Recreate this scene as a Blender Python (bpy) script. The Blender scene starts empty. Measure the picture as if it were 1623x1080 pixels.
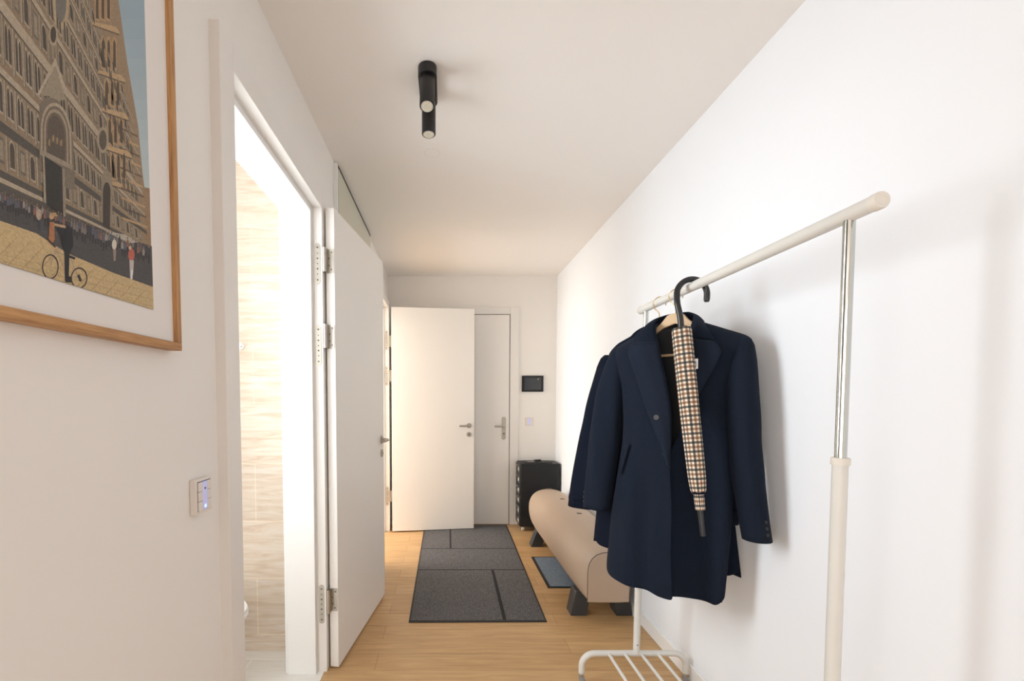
import bpy, bmesh, math, random
from mathutils import Vector, Matrix
random.seed(4)
PI = math.pi
C = bpy.context.scene.collection
S = bpy.context.scene

# ------------------------------------------------------------------ materials
def nt(name):
    m = bpy.data.materials.new(name); m.use_nodes = True
    t = m.node_tree; b = t.nodes['Principled BSDF']
    return m, t, b
def lnk(t, a, b): t.links.new(a, b)
def node(t, typ, **kw):
    n = t.nodes.new(typ)
    for k, v in kw.items():
        if hasattr(n, k): setattr(n, k, v)
        else: n.inputs[k].default_value = v
    return n
def rgba(c): return (c[0], c[1], c[2], 1)
def plain(name, col, rough=.5, metal=0., var=.04, scale=6., bump=0., bscale=200., sheen=0., coat=0., spec=.5):
    m, t, b = nt(name)
    tc = node(t, 'ShaderNodeTexCoord')
    nz = node(t, 'ShaderNodeTexNoise', Scale=scale, Detail=4.)
    lnk(t, tc.outputs['Object'], nz.inputs['Vector'])
    mx = node(t, 'ShaderNodeMix', data_type='RGBA')
    mx.inputs[6].default_value = rgba([c*(1-var) for c in col]); mx.inputs[7].default_value = rgba([min(1, c*(1+var)) for c in col])
    lnk(t, nz.outputs['Fac'], mx.inputs[0]); lnk(t, mx.outputs[2], b.inputs['Base Color'])
    b.inputs['Roughness'].default_value = rough; b.inputs['Metallic'].default_value = metal
    if sheen: b.inputs['Sheen Weight'].default_value = sheen; b.inputs['Sheen Roughness'].default_value = .4
    b.inputs['Specular IOR Level'].default_value = spec
    if coat: b.inputs['Coat Weight'].default_value = coat
    if bump:
        n2 = node(t, 'ShaderNodeTexNoise', Scale=bscale, Detail=3.)
        lnk(t, tc.outputs['Object'], n2.inputs['Vector'])
        bp = node(t, 'ShaderNodeBump', Strength=bump, Distance=.002)
        lnk(t, n2.outputs['Fac'], bp.inputs['Height']); lnk(t, bp.outputs['Normal'], b.inputs['Normal'])
    return m
def emis(name, col, s):
    m, t, b = nt(name); b.inputs['Base Color'].default_value = rgba(col)
    b.inputs['Emission Color'].default_value = rgba(col); b.inputs['Emission Strength'].default_value = s
    return m

M = {}
M['wall'] = plain('wall_paint', (.83, .81, .78), .85, var=.01, scale=1.5, bump=.05, bscale=120)
M['wall_r'] = plain('wall_paint_cool_lit', (.82, .85, .89), .85, var=.01, scale=1.5, bump=.05, bscale=120)  # white wall paint tinted blue to carry the cool daylight in its colour
M['door'] = plain('door_lacquer', (.83, .815, .79), .42, var=.006, scale=2)
M['frame'] = plain('frame_lacquer', (.80, .785, .76), .4, var=.006, scale=2)
M['base'] = plain('baseboard_lacquer', (.85, .85, .84), .45, var=.01)
M['steel'] = plain('brushed_steel', (.50, .47, .42), .42, 1., var=.05, scale=60)
M['steel_dark'] = plain('screw_recess', (.12, .11, .10), .5, .5)
M['gap'] = plain('shadow_gap', (.05, .045, .04), .9)
M['chrome'] = plain('chrome', (.58, .60, .58), .08, 1., var=.01)
M['rack'] = plain('white_powder_coat', (.66, .655, .62), .38, var=.01)
M['cap'] = plain('grey_white_plastic', (.70, .67, .61), .5, var=.02)
M['rubber'] = plain('grey_rubber', (.25, .25, .26), .7)
M['black'] = plain('black_metal', (.012, .011, .011), .42, .1, var=.15)
M['blackmatte'] = plain('black_matte', (.013, .014, .016), .5, spec=.35, var=.1, bump=.04, bscale=400)
M['lens'] = plain('led_lens', (.55, .53, .46), .25, var=.12, scale=90)
M['leather'] = plain('taupe_leather', (.42, .32, .238), .50, var=.05, scale=5, bump=.12, bscale=260)
M['seam'] = plain('leather_seam', (.12, .075, .055), .7)
M['leg'] = plain('black_stained_wood', (.035, .037, .04), .45, var=.25, scale=14, bump=.1, bscale=90)
M['cloth'] = plain('navy_wool', (.0090, .0136, .0245), .95, var=.5, scale=420, bump=.5, bscale=700, sheen=.02, spec=.12)
M['cloth2'] = plain('dark_navy_wool', (.0062, .0092, .0185), .95, var=.4, scale=300, bump=.4, bscale=500, sheen=.01, spec=.12)
M['lapel'] = plain('navy_wool_lapel_lit', (.0120, .0172, .0300), .95, var=.5, scale=420, bump=.5, bscale=700, sheen=.02, spec=.12)  # coat wool lightened: the light the lapels catch is put into their colour
M['lining'] = plain('black_lining', (.006, .006, .007), .6)
M['button'] = plain('horn_button', (.013, .010, .008), .35, var=.4, scale=150)
M['beech'] = plain('beech_wood', (.60, .42, .25), .5, var=.12, scale=18)
M['brass'] = plain('brass_wire', (.62, .45, .22), .25, 1.)
M['handle'] = plain('black_bent_cane', (.009, .009, .011), .25, var=.1, coat=.1)
M['ferrule'] = plain('dark_ferrule', (.03, .03, .032), .3, .3)
M['tag'] = plain('white_woven_tag', (.8, .8, .8), .8)
M['plate'] = plain('switch_plastic', (.74, .70, .66), .4, var=.01)
M['button_w'] = plain('switch_button', (.78, .74, .71), .35, var=.01)
M['glow'] = emis('switch_display', (.50, .52, .80), .25)
M['glowdot'] = emis('switch_led', (.35, .5, 1.), 1.5)
M['screen'] = plain('dark_screen', (.012, .018, .026), .12, var=.2, coat=.5)
M['ceram'] = plain('white_ceramic', (.86, .86, .85), .15, var=.01)
M['mat'] = plain('white_mount_card', (.78, .75, .725), .8, var=.01)
M['grout'] = plain('bath_paint', (.86, .86, .85), .8)
M['key'] = plain('key_metal', (.55, .5, .42), .3, 1.)
M['rubber_edge'] = plain('black_rubber_edge', (.018, .016, .015), .65, var=.2)
M['line'] = plain('black_mat_line', (.014, .013, .015), .9)
M['drawer'] = plain('black_drawer_front', (.03, .03, .03), .4, .2, var=.3, scale=40)
M['paper'] = plain('label_paper', (.5, .49, .46), .8)

def mirror_mat():
    m, t, b = nt('tinted_mirror_glass')
    b.inputs['Base Color'].default_value = (.80, .83, .74, 1); b.inputs['Metallic'].default_value = .85
    b.inputs['Roughness'].default_value = .12
    nz = node(t, 'ShaderNodeTexNoise', Scale=2.); mr = node(t, 'ShaderNodeMapRange'); mr.inputs[3].default_value = .10; mr.inputs[4].default_value = .16
    lnk(t, nz.outputs['Fac'], mr.inputs[0]); lnk(t, mr.outputs[0], b.inputs['Roughness'])
    return m
M['mirror'] = mirror_mat()

def floor_mat():
    m, t, b = nt('oak_plank_floor')
    tc = node(t, 'ShaderNodeTexCoord')
    mp = node(t, 'ShaderNodeMapping'); mp.inputs['Location'].default_value = (.35, .028, 0)
    lnk(t, tc.outputs['Object'], mp.inputs['Vector'])
    br = node(t, 'ShaderNodeTexBrick', offset=.41, offset_frequency=2)
    for k, v in (('Scale', 1.), ('Mortar Size', .0011), ('Mortar Smooth', .2), ('Bias', 0.), ('Brick Width', 1.7), ('Row Height', .142)): br.inputs[k].default_value = v
    br.inputs['Color1'].default_value = (.52, .325, .150, 1); br.inputs['Color2'].default_value = (.60, .39, .195, 1); br.inputs['Mortar'].default_value = (.25, .145, .062, 1)
    lnk(t, mp.outputs['Vector'], br.inputs['Vector'])
    m2 = node(t, 'ShaderNodeMapping'); m2.inputs['Scale'].default_value = (1.6, 22, 1)
    lnk(t, tc.outputs['Object'], m2.inputs['Vector'])
    n1 = node(t, 'ShaderNodeTexNoise', Scale=2.2, Detail=7., Roughness=.62, Distortion=.6); lnk(t, m2.outputs['Vector'], n1.inputs['Vector'])
    r1 = node(t, 'ShaderNodeValToRGB'); r1.color_ramp.elements[0].position = .32; r1.color_ramp.elements[0].color = (.74, .70, .64, 1)
    r1.color_ramp.elements[1].position = .66; r1.color_ramp.elements[1].color = (1.06, 1.05, 1.04, 1); lnk(t, n1.outputs['Fac'], r1.inputs['Fac'])
    mx = node(t, 'ShaderNodeMix', data_type='RGBA', blend_type='MULTIPLY'); mx.inputs[0].default_value = .85
    lnk(t, br.outputs['Color'], mx.inputs[6]); lnk(t, r1.outputs['Color'], mx.inputs[7]); lnk(t, mx.outputs[2], b.inputs['Base Color'])
    b.inputs['Roughness'].default_value = .42
    bp = node(t, 'ShaderNodeBump', Strength=.15, Distance=.002); lnk(t, br.outputs['Fac'], bp.inputs['Height']); bp.invert = True; lnk(t, bp.outputs['Normal'], b.inputs['Normal'])
    return m
M['floor'] = floor_mat()

def travertine(name, c1, c2, c3, wall=True):
    m, t, b = nt(name)
    tc = node(t, 'ShaderNodeTexCoord'); sp = node(t, 'ShaderNodeSeparateXYZ'); lnk(t, tc.outputs['Object'], sp.inputs[0])
    cb = node(t, 'ShaderNodeCombineXYZ'); lnk(t, sp.outputs['X'], cb.inputs[0]); lnk(t, sp.outputs['Z' if wall else 'Y'], cb.inputs[1])
    m2 = node(t, 'ShaderNodeMapping'); m2.inputs['Scale'].default_value = (1.5, 15, 1); lnk(t, cb.outputs[0], m2.inputs['Vector'])
    n1 = node(t, 'ShaderNodeTexNoise', Scale=2.4, Detail=9., Roughness=.62, Distortion=1.1); lnk(t, m2.outputs['Vector'], n1.inputs['Vector'])
    r = node(t, 'ShaderNodeValToRGB'); e = r.color_ramp.elements
    e[0].position = .33; e[0].color = rgba(c1); e[1].position = .64; e[1].color = rgba(c3); x = e.new(.48); x.color = rgba(c2)
    lnk(t, n1.outputs['Fac'], r.inputs['Fac'])
    mp = node(t, 'ShaderNodeMapping'); mp.inputs['Location'].default_value = (.985, .21, 0); lnk(t, cb.outputs[0], mp.inputs['Vector'])
    br = node(t, 'ShaderNodeTexBrick', offset=.5)
    for k, v in (('Scale', 1.), ('Mortar Size', .0022), ('Mortar Smooth', .1), ('Brick Width', .9), ('Row Height', .30 if wall else .6)): br.inputs[k].default_value = v
    br.inputs['Color1'].default_value = (.93, .93, .93, 1); br.inputs['Color2'].default_value = (1, 1, 1, 1); br.inputs['Mortar'].default_value = (1.15, 1.15, 1.12, 1)
    lnk(t, mp.outputs['Vector'], br.inputs['Vector'])
    mx = node(t, 'ShaderNodeMix', data_type='RGBA', blend_type='MULTIPLY'); mx.inputs[0].default_value = 1
    lnk(t, r.outputs['Color'], mx.inputs[6]); lnk(t, br.outputs['Color'], mx.inputs[7]); lnk(t, mx.outputs[2], b.inputs['Base Color'])
    b.inputs['Roughness'].default_value = .35
    return m
M['trav'] = travertine('travertine_wall_tile', (.66, .525, .40), (.755, .64, .52), (.81, .73, .645))
M['travf'] = travertine('travertine_floor_tile', (.80, .77, .72), (.86, .84, .80), (.90, .89, .87), False)

def ceiling_mat():
    m, t, b = nt('ceiling_paint')
    tc = node(t, 'ShaderNodeTexCoord')
    vd = node(t, 'ShaderNodeVectorMath', operation='DISTANCE'); vd.inputs[1].default_value = (-.072, 2.349, 2.6); lnk(t, tc.outputs['Object'], vd.inputs[0])
    r = node(t, 'ShaderNodeValToRGB'); e = r.color_ramp.elements
    W = (.86, .84, .815, 1)
    e[0].position = 0; e[0].color = W; e[1].position = 1; e[1].color = W
    for p_, c in ((.036, W), (.039, (.78, .76, .73, 1)), (.042, W)): x = e.new(p_); x.color = c
    lnk(t, vd.outputs['Value'], r.inputs['Fac']); lnk(t, r.outputs['Color'], b.inputs['Base Color'])
    b.inputs['Roughness'].default_value = .9
    return m
M['ceil'] = ceiling_mat()

def fleck(name, c1, c2, sc=260.):
    m, t, b = nt(name); tc = node(t, 'ShaderNodeTexCoord')
    n1 = node(t, 'ShaderNodeTexNoise', Scale=sc, Detail=2., Roughness=.8); lnk(t, tc.outputs['Object'], n1.inputs['Vector'])
    r = node(t, 'ShaderNodeValToRGB'); e = r.color_ramp.elements; e[0].position = .38; e[0].color = rgba(c1); e[1].position = .64; e[1].color = rgba(c2)
    lnk(t, n1.outputs['Fac'], r.inputs['Fac']); lnk(t, r.outputs['Color'], b.inputs['Base Color']); b.inputs['Roughness'].default_value = .95
    bp = node(t, 'ShaderNodeBump', Strength=.5, Distance=.002); lnk(t, n1.outputs['Fac'], bp.inputs['Height']); lnk(t, bp.outputs['Normal'], b.inputs['Normal'])
    return m
M['pile'] = fleck('grey_mat_pile', (.030, .028, .030), (.190, .184, .190), 190.)
M['pile2'] = fleck('blue_grey_mat_pile', (.10, .135, .185), (.25, .31, .385), 170.)

def oak(name, axis):
    m, t, b = nt(name); tc = node(t, 'ShaderNodeTexCoord'); mp = node(t, 'ShaderNodeMapping')
    s = [90, 90, 90]; s[axis] = 5; mp.inputs['Scale'].default_value = s; lnk(t, tc.outputs['Object'], mp.inputs['Vector'])
    n1 = node(t, 'ShaderNodeTexNoise', Scale=1.6, Detail=6., Roughness=.65); lnk(t, mp.outputs['Vector'], n1.inputs['Vector'])
    r = node(t, 'ShaderNodeValToRGB'); e = r.color_ramp.elements; e[0].position = .33; e[0].color = (.30, .14, .05, 1); e[1].position = .62; e[1].color = (.56, .31, .125, 1)
    lnk(t, n1.outputs['Fac'], r.inputs['Fac']); lnk(t, r.outputs['Color'], b.inputs['Base Color']); b.inputs['Roughness'].default_value = .5
    return m
M['oak_y'] = oak('oak_grain_level', 1); M['oak_z'] = oak('oak_grain_upright', 2)

def print_mat():
    m, t, b = nt('photo_print'); ca = node(t, 'ShaderNodeVertexColor'); ca.layer_name = 'Col'
    tc = node(t, 'ShaderNodeTexCoord')
    n1 = node(t, 'ShaderNodeTexNoise', Scale=230., Detail=6., Roughness=.8); lnk(t, tc.outputs['Object'], n1.inputs['Vector'])
    mr = node(t, 'ShaderNodeMapRange'); mr.inputs[1].default_value = .3; mr.inputs[2].default_value = .7; mr.inputs[3].default_value = .70; mr.inputs[4].default_value = 1.28
    lnk(t, n1.outputs['Fac'], mr.inputs[0])
    mx = node(t, 'ShaderNodeVectorMath', operation='SCALE'); lnk(t, ca.outputs['Color'], mx.inputs[0])
    # texture strength only where the print is not sky (blue < red)
    sc = node(t, 'ShaderNodeSeparateColor'); lnk(t, ca.outputs['Color'], sc.inputs[0])
    gt = node(t, 'ShaderNodeMath', operation='GREATER_THAN'); lnk(t, sc.outputs[2], gt.inputs[0]); gt.inputs[1].default_value = .36
    mm = node(t, 'ShaderNodeMix', data_type='FLOAT'); lnk(t, gt.outputs[0], mm.inputs[0]); lnk(t, mr.outputs[0], mm.inputs[2]); mm.inputs[3].default_value = 1.
    lnk(t, mm.outputs[0], mx.inputs['Scale']); lnk(t, mx.outputs[0], b.inputs['Base Color']); b.inputs['Roughness'].default_value = .6
    return m
M['print'] = print_mat()

def plaid():
    m, t, b = nt('checked_umbrella_cloth'); uv = node(t, 'ShaderNodeUVMap'); uv.uv_map = 'UVMap'
    sp = node(t, 'ShaderNodeSeparateXYZ'); lnk(t, uv.outputs['UV'], sp.inputs[0])
    P = .0315
    def stripe(out, off, w):
        a = node(t, 'ShaderNodeMath', operation='ADD'); lnk(t, out, a.inputs[0]); a.inputs[1].default_value = off
        d = node(t, 'ShaderNodeMath', operation='DIVIDE'); lnk(t, a.outputs[0], d.inputs[0]); d.inputs[1].default_value = P
        f = node(t, 'ShaderNodeMath', operation='FRACT'); lnk(t, d.outputs[0], f.inputs[0])
        l = node(t, 'ShaderNodeMath', operation='LESS_THAN'); lnk(t, f.outputs[0], l.inputs[0]); l.inputs[1].default_value = w
        return l.outputs[0]
    col = None
    cur = node(t, 'ShaderNodeRGB'); cur.outputs[0].default_value = (.77, .68, .555, 1); cur = cur.outputs[0]
    for ax in ('X', 'Y'):
        for off, c in ((0, (.16, .17, .18, 1)), (P/2, (.46, .33, .26, 1))):
            s = stripe(sp.outputs[ax], off, .26)
            k = node(t, 'ShaderNodeMix', data_type='RGBA', blend_type='MULTIPLY'); lnk(t, s, k.inputs[0]); lnk(t, cur, k.inputs[6]); k.inputs[7].default_value = c
            cur = k.outputs[2]
    lnk(t, cur, b.inputs['Base Color']); b.inputs['Roughness'].default_value = .8
    return m
M['plaid'] = plaid()

# ------------------------------------------------------------------ helpers
class MB:
    def __init__(self): self.v = []; self.f = []; self.mi = []
    def add(self, vs, fs, mi=0):
        o = len(self.v); self.v += [tuple(x) for x in vs]; self.f += [tuple(i+o for i in f) for f in fs]; self.mi += [mi]*len(fs)
        return self
    def box(self, x0, x1, y0, y1, z0, z1, mi=0):
        vs = [(x, y, z) for z in (z0, z1) for y in (y0, y1) for x in (x0, x1)]
        return self.add(vs, [(0, 2, 3, 1), (4, 5, 7, 6), (0, 1, 5, 4), (2, 6, 7, 3), (0, 4, 6, 2), (1, 3, 7, 5)], mi)
    def prism(self, pts, axis, a, b, mi=0):        # polygon pts (2d) extruded on axis from a to b
        def P(p, h):
            return {0: (h, p[0], p[1]), 1: (p[0], h, p[1]), 2: (p[0], p[1], h)}[axis]
        n = len(pts); vs = [P(p, a) for p in pts] + [P(p, b) for p in pts]
        fs = [tuple(range(n)), tuple(reversed(range(n, 2*n)))] + [(i, i+n, (i+1) % n+n, (i+1) % n) for i in range(n)]
        return self.add(vs, fs, mi)
    def tube(self, pts, r, seg=14, cap=True, mi=0):
        pts = [Vector(p) for p in pts]; n = len(pts)
        rs = r if isinstance(r, (list, tuple)) else [r]*n
        T = []
        for i in range(n):
            d = pts[min(i+1, n-1)]-pts[max(i-1, 0)]; T.append(d.normalized())
        up = Vector((0, 0, 1)) if abs(T[0].z) < .9 else Vector((1, 0, 0))
        u = T[0].cross(up).normalized(); vs = []
        for i in range(n):
            u = (u-T[i]*u.dot(T[i])).normalized(); w = T[i].cross(u)
            for k in range(seg):
                a = 2*PI*k/seg; vs.append(pts[i]+(u*math.cos(a)+w*math.sin(a))*rs[i])
        fs = []
        for i in range(n-1):
            for k in range(seg):
                fs.append((i*seg+k, i*seg+(k+1) % seg, (i+1)*seg+(k+1) % seg, (i+1)*seg+k))
        if cap: fs.append(tuple(reversed(range(seg)))); fs.append(tuple(range((n-1)*seg, n*seg)))
        return self.add(vs, fs, mi)
    def build(self, name, mats, parent=None, smooth=True, bevel=0., bseg=2, subd=0, solid=0., angle=35):
        me = bpy.data.meshes.new(name); me.from_pydata(self.v, [], self.f); me.update()
        bm = bmesh.new(); bm.from_mesh(me); bmesh.ops.recalc_face_normals(bm, faces=bm.faces); bm.to_mesh(me); bm.free()
        if not isinstance(mats, (list, tuple)): mats = [mats]
        for m in mats: me.materials.append(m)
        for p_, i in zip(me.polygons, self.mi): p_.material_index = i
        o = bpy.data.objects.new(name, me); C.objects.link(o)
        if parent: o.parent = parent
        if smooth:
            for p_ in me.polygons: p_.use_smooth = True
            me.set_sharp_from_angle(angle=math.radians(angle))
        if solid:
            s = o.modifiers.new('solid', 'SOLIDIFY'); s.thickness = solid; s.offset = 0
        if bevel:
            b = o.modifiers.new('bevel', 'BEVEL'); b.width = bevel; b.segments = bseg; b.limit_method = 'ANGLE'; b.angle_limit = math.radians(40)
            b.harden_normals = False
        if subd:
            s = o.modifiers.new('sub', 'SUBSURF'); s.levels = subd; s.render_levels = subd
        return o
def tag(o, label=None, cat=None, group=None, kind=None):
    if label: o['label'] = label
    if cat: o['category'] = cat
    if group: o['group'] = group
    if kind: o['kind'] = kind
    return o
def thing(name, label, cat, loc=(0, 0, 0), rz=0., group=None, kind=None):
    o = bpy.data.objects.new(name, None); C.objects.link(o); o.location = loc; o.rotation_euler = (0, 0, rz); o.empty_display_size = .05
    return tag(o, label, cat, group, kind)
def struct(name, mb, m, label, cat, **kw):
    o = mb.build(name, m, None, **kw); return tag(o, label, cat, None, 'structure')
def lerp_tab(tab, x):
    tab = sorted(tab)
    if x <= tab[0][0]: return tab[0][1]
    for (a, va), (b, vb) in zip(tab, tab[1:]):
        if x <= b:
            k = (x-a)/(b-a); return va+(vb-va)*k
    return tab[-1][1]
def smooth_tab(tab, x):
    h = .03; return (lerp_tab(tab, x-h)+2*lerp_tab(tab, x)+lerp_tab(tab, x+h))/4
def resample(pl, n):
    pl = [Vector(p) for p in pl]; L = [0]
    for a, b in zip(pl, pl[1:]): L.append(L[-1]+(b-a).length)
    out = []
    for i in range(n):
        d = L[-1]*i/(n-1); k = 0
        while k < len(pl)-2 and L[k+1] < d: k += 1
        t = (d-L[k])/max(1e-9, L[k+1]-L[k]); out.append(pl[k].lerp(pl[k+1], t))
    return out
def catmull(pts, n=8):
    P = [Vector(p) for p in pts]; out = []
    for i in range(len(P)-1):
        p0 = P[max(i-1, 0)]; p1 = P[i]; p2 = P[i+1]; p3 = P[min(i+2, len(P)-1)]
        for k in range(n):
            t = k/n
            out.append(.5*((2*p1)+(p2-p0)*t+(2*p0-5*p1+4*p2-p3)*t*t+(3*p1-p0-3*p2+p3)*t**3))
    out.append(P[-1]); return out
def disc(mb, c, nrm, r, h, seg=20, mi=0):
    c = Vector(c); nrm = Vector(nrm).normalized(); mb.tube([c, c+nrm*h], r, seg, True, mi); return mb

# ------------------------------------------------------------------ room shell
XL, XR, YB, H = -.605, 1.153, 4.64, 2.6
TW = .135
D1A, D1B, D1T = 1.241, 2.09, 2.214         # bathroom opening
D3A, D3B, D3T = 3.50, 4.372, 2.225         # side room opening
struct('floor', MB().box(-4.2, XR+.15, -3.6, YB+.1, -.08, 0).box(-.0, .0, 0, 0, 0, 0), M['floor'], 'light oak plank floor running along the hallway', 'floor', smooth=False)
struct('floor_bathroom', MB().box(-2.0, -.592, .3, 2.265, -.02, .0015), M['travf'], 'pale stone tile floor seen through the open bathroom doorway', 'floor', smooth=False)
struct('ceiling', MB().box(-4.2, XR+.15, -3.6, YB+.1, H, H+.1), M['ceil'], 'white painted hallway ceiling', 'ceiling', smooth=False)
struct('wall_right', MB().box(XR, XR+.15, -3.6, YB+.1, 0, H), M['wall_r'], 'long plain white wall behind the clothes rack', 'wall', smooth=False)
struct('wall_back', MB().box(-4.2, XR, YB, YB+.1, 0, H), M['wall'], 'white end wall around the front door', 'wall', smooth=False)
wl = MB()
e = .03
wl.box(XL-TW, XL, .2, D1A-e, 0, H).box(XL-TW, XL, D1A-e, D1B+e, D1T+e, H).box(XL-TW, XL, D1B+e, D3A-e, 0, H)
wl.box(XL-TW, XL, D3A-e, D3B+e, D3T+e, H).box(XL-TW, XL, D3B+e, YB, 0, H)
struct('wall_left', wl, M['wall'], 'white wall on the left with the framed picture and doorways', 'wall', smooth=False)
struct('wall_bathroom_back', MB().box(-2.0, XL-TW, 2.265, 2.40, 0, H), M['trav'], 'beige travertine tiled wall seen inside the bathroom doorway', 'wall', smooth=False)
struct('wall_bathroom_side', MB().box(-2.0, -1.445, 1.35, 2.265, 0, H).box(-2.1, -2.0, .2, 2.4, 0, H), M['grout'], 'white bathroom wall hidden behind the door frame', 'wall', smooth=False)
struct('wall_bathroom_front', MB().box(-4.2, XL-TW, .2, .3, 0, H), M['grout'], 'white wall between bathroom and living area', 'wall', smooth=False)
struct('wall_side_room', MB().box(-3.2, XL-TW, 2.95, 3.05, 0, H).box(-3.3, -3.2, 2.4, YB, 0, H), M['wall'], 'white wall of the side room beyond the far doorway', 'wall', smooth=False)
# living area behind the viewer, with a wide window opening on its left and rear
struct('wall_rear', MB().box(-4.2, -3.6, -3.7, -3.6, 0, H).box(-.9, XR+.15, -3.7, -3.6, 0, H).box(-3.6, -.9, -3.7, -3.6, 2.35, H), M['wall'], 'white living area wall behind the camera', 'wall', smooth=False)
struct('wall_living_left', MB().box(-4.3, -4.2, -3.7, -3.2, 0, H).box(-4.3, -4.2, -.3, .3, 0, H).box(-4.3, -4.2, -3.2, -.3, 2.35, H), M['wall'], 'white living area wall left of the camera', 'wall', smooth=False)
# baseboards
struct('baseboard_right', MB().box(XR-.013, XR, -3.6, YB, 0, .078), M['base'], 'low white baseboard along the right wall', 'baseboard', bevel=.003)
struct('baseboard_back', MB().box(.765, XR-.013, YB-.013, YB, 0, .078), M['base'], 'low white baseboard under the intercom wall', 'baseboard', bevel=.003)
struct('baseboard_left', MB().box(XL, XL+.013, .2, 1.163, 0, .078).box(XL, XL+.013, 3.47, D3A-.08, 0, .078), M['base'], 'low white baseboard along the left wall', 'baseboard', bevel=.003)

# ------------------------------------------------------------------ door frames and doors
def door_frame(name, y0, y1, zt, xf, label, aw=.076, plates=()):
    r = thing(name, label, 'door frame', (0, 0, 0), kind='structure')
    a = MB()
    for (ya, yb, za, zb) in ((y0-aw, y0, 0, zt+aw), (y1, y1+aw, 0, zt+aw), (y0, y1, zt, zt+aw)):
        a.box(XL-.012, xf, ya, yb, za, zb)
    a.build('architrave', M['frame'], r, bevel=.002)
    b = MB(); xs = xf-.047; xe = XL-TW-.02
    b.box(xe, XL-.012, y0-.028, y0, 0, zt+.03).box(xe, XL-.012, y1, y1+.028, 0, zt+.03).box(xe, XL-.012, y0, y1, zt, zt+.03)
    b.build('lining', M['frame'], r, bevel=.001)
    c = MB()
    c.box(xe, xs, y0, y0+.022, 0, zt-.022).box(xe, xs, y1-.022, y1, 0, zt-.022).box(xe, xs, y0, y1, zt-.022, zt)
    c.build('door_stop', M['base'], r, bevel=.002)
    d = MB()
    for (ya, yb, za, zb) in ((y0-.07, y0+.012, 0, zt+.07), (y1-.012, y1+.07, 0, zt+.07), (y0, y1, zt-.012, zt+.07)):
        d.box(xe-.014, xe, ya, yb, za, zb)
    d.build('inner_architrave', M['base'], r, bevel=.002)
    for zc in plates:       # receiver plates in the rebate, facing down the hall
        cx = (xs+xf)/2+.001; hh = .095; ww = .0125
        pts = [(cx+ww*math.cos(t), zc+hh-ww+ww*math.sin(t)) for t in [PI*k/10 for k in range(11)]] + [(cx-ww*math.cos(t), zc-hh+ww-ww*math.sin(t)) for t in [PI*k/10 for k in range(11)]]
        p = MB().prism(pts, 1, y1-.0018, y1+.002).build('hinge_plate', M['steel'], r, smooth=False)
        s = MB()
        for k, dz in enumerate((.075, .048, .024, 0, -.024, -.048, -.075)):
            disc(s, (cx, y1-.0018, zc+dz), (0, -1, 0), .0042 if k % 2 == 0 else .003, .0006, 10)
        s.build('screw', M['steel_dark'], p)
    if plates:
        MB().box(xs+.015, xs+.031, y1-.0016, y1+.002, 1.60, 1.616).build('strike_mark', M['steel'], r)
    return r
HZ1 = (1.975, 1.62, .345)
HZ3 = (1.895, 1.555, .36)
door_frame('trim_1', D1A, D1B, D1T, -.577, 'white frame around the open bathroom doorway on the left', plates=(1.955, 1.575, .335))
door_frame('trim_3', D3A, D3B, D3T, -.5625, 'bright white frame of the far doorway in the left wall corner', aw=.07, plates=(1.905, 1.555, .36))

def lever(par, p, nrm, along, L=.105, name='handle', rose=True, mat='steel'):
    p = Vector(p); n = Vector(nrm).normalized(); a = Vector(along).normalized()
    h = MB()
    if rose: disc(h, p, n, .026, .008, 24)
    path = [p+n*.004, p+n*.030, p+n*.040+a*.003, p+n*.046+a*.012, p+n*.047+a*.024, p+n*.047+a*L]
    h.tube(path, .0095, 14)
    return h.build(name, M[mat], par)
def rosette(par, p, nrm):
    p = Vector(p); n = Vector(nrm).normalized()
    r = disc(MB(), p, n, .025, .007, 24).build('key_rosette', M['steel'], par)
    disc(MB(), p+n*.007, n, .007, .0006, 12).box(0, 0, 0, 0, 0, 0).build('keyhole', M['gap'], r)
def leaf_door(name, A, ang, L, T, z0, z1, label, lever_s, hz, side):
    # A: hinge corner of the visible face; leaf runs along local +x, visible face at local y=0, body on local y*side
    r = thing(name, label, 'door', (A[0], A[1], 0), ang, kind='structure')
    MB().box(0, L, 0, T*side, z0, z1).build('door_leaf', M['door'], r, bevel=.0015)
    n = (0, -side, 0)
    lever(r, (L-lever_s, 0, 1.06), n, (-1, 0, 0)); rosette(r, (L-lever_s, 0, .972), n)
    for zc in hz:
        h = MB()
        pts = []
        w0, w1, hh, rr = -.002, .036, .056, .011
        yy = T*side
        a, b = (yy*.08, yy*.88)
        q = [(a, zc-hh), (a, zc+hh)] if side > 0 else [(a, zc-hh), (a, zc+hh)]
        q += [(b-(rr*side)*(1-math.sin(t)), zc+hh-rr*(1-math.cos(t))) for t in [PI/2*k/5 for k in range(6)]]
        q += [(b-(rr*side)*(1-math.cos(t)), zc-hh+rr*(1-math.sin(t))) for t in [PI/2*k/5 for k in range(6)]]
        # plate on the hinge edge of the leaf
        h.prism(q, 0, -.0025, .001)
        k = h.build('hinge', M['steel'], r, smooth=False)
        py = yy-.004*side
        MB().tube([(-.026, py, zc-hh), (-.026, py, zc+hh)], .0092, 16).tube([(-.026, py, zc-hh*.64), (-.026, py, zc-hh*.60)], .0098, 16).build('knuckle', M['steel'], k)
        MB().box(-.028, -.001, yy*.74, yy*.80, zc-hh, zc+hh).build('hinge_flap', M['steel'], k)
        s = MB()
        for (fy, dz) in ((.3, .04), (.62, .012), (.62, -.02), (.35, -.04)): disc(s, (-.0025, yy*fy, zc+dz), (-1, 0, 0), .0035, .0006, 10)
        s.build('screw', M['steel_dark'], k)
    return r
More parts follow.
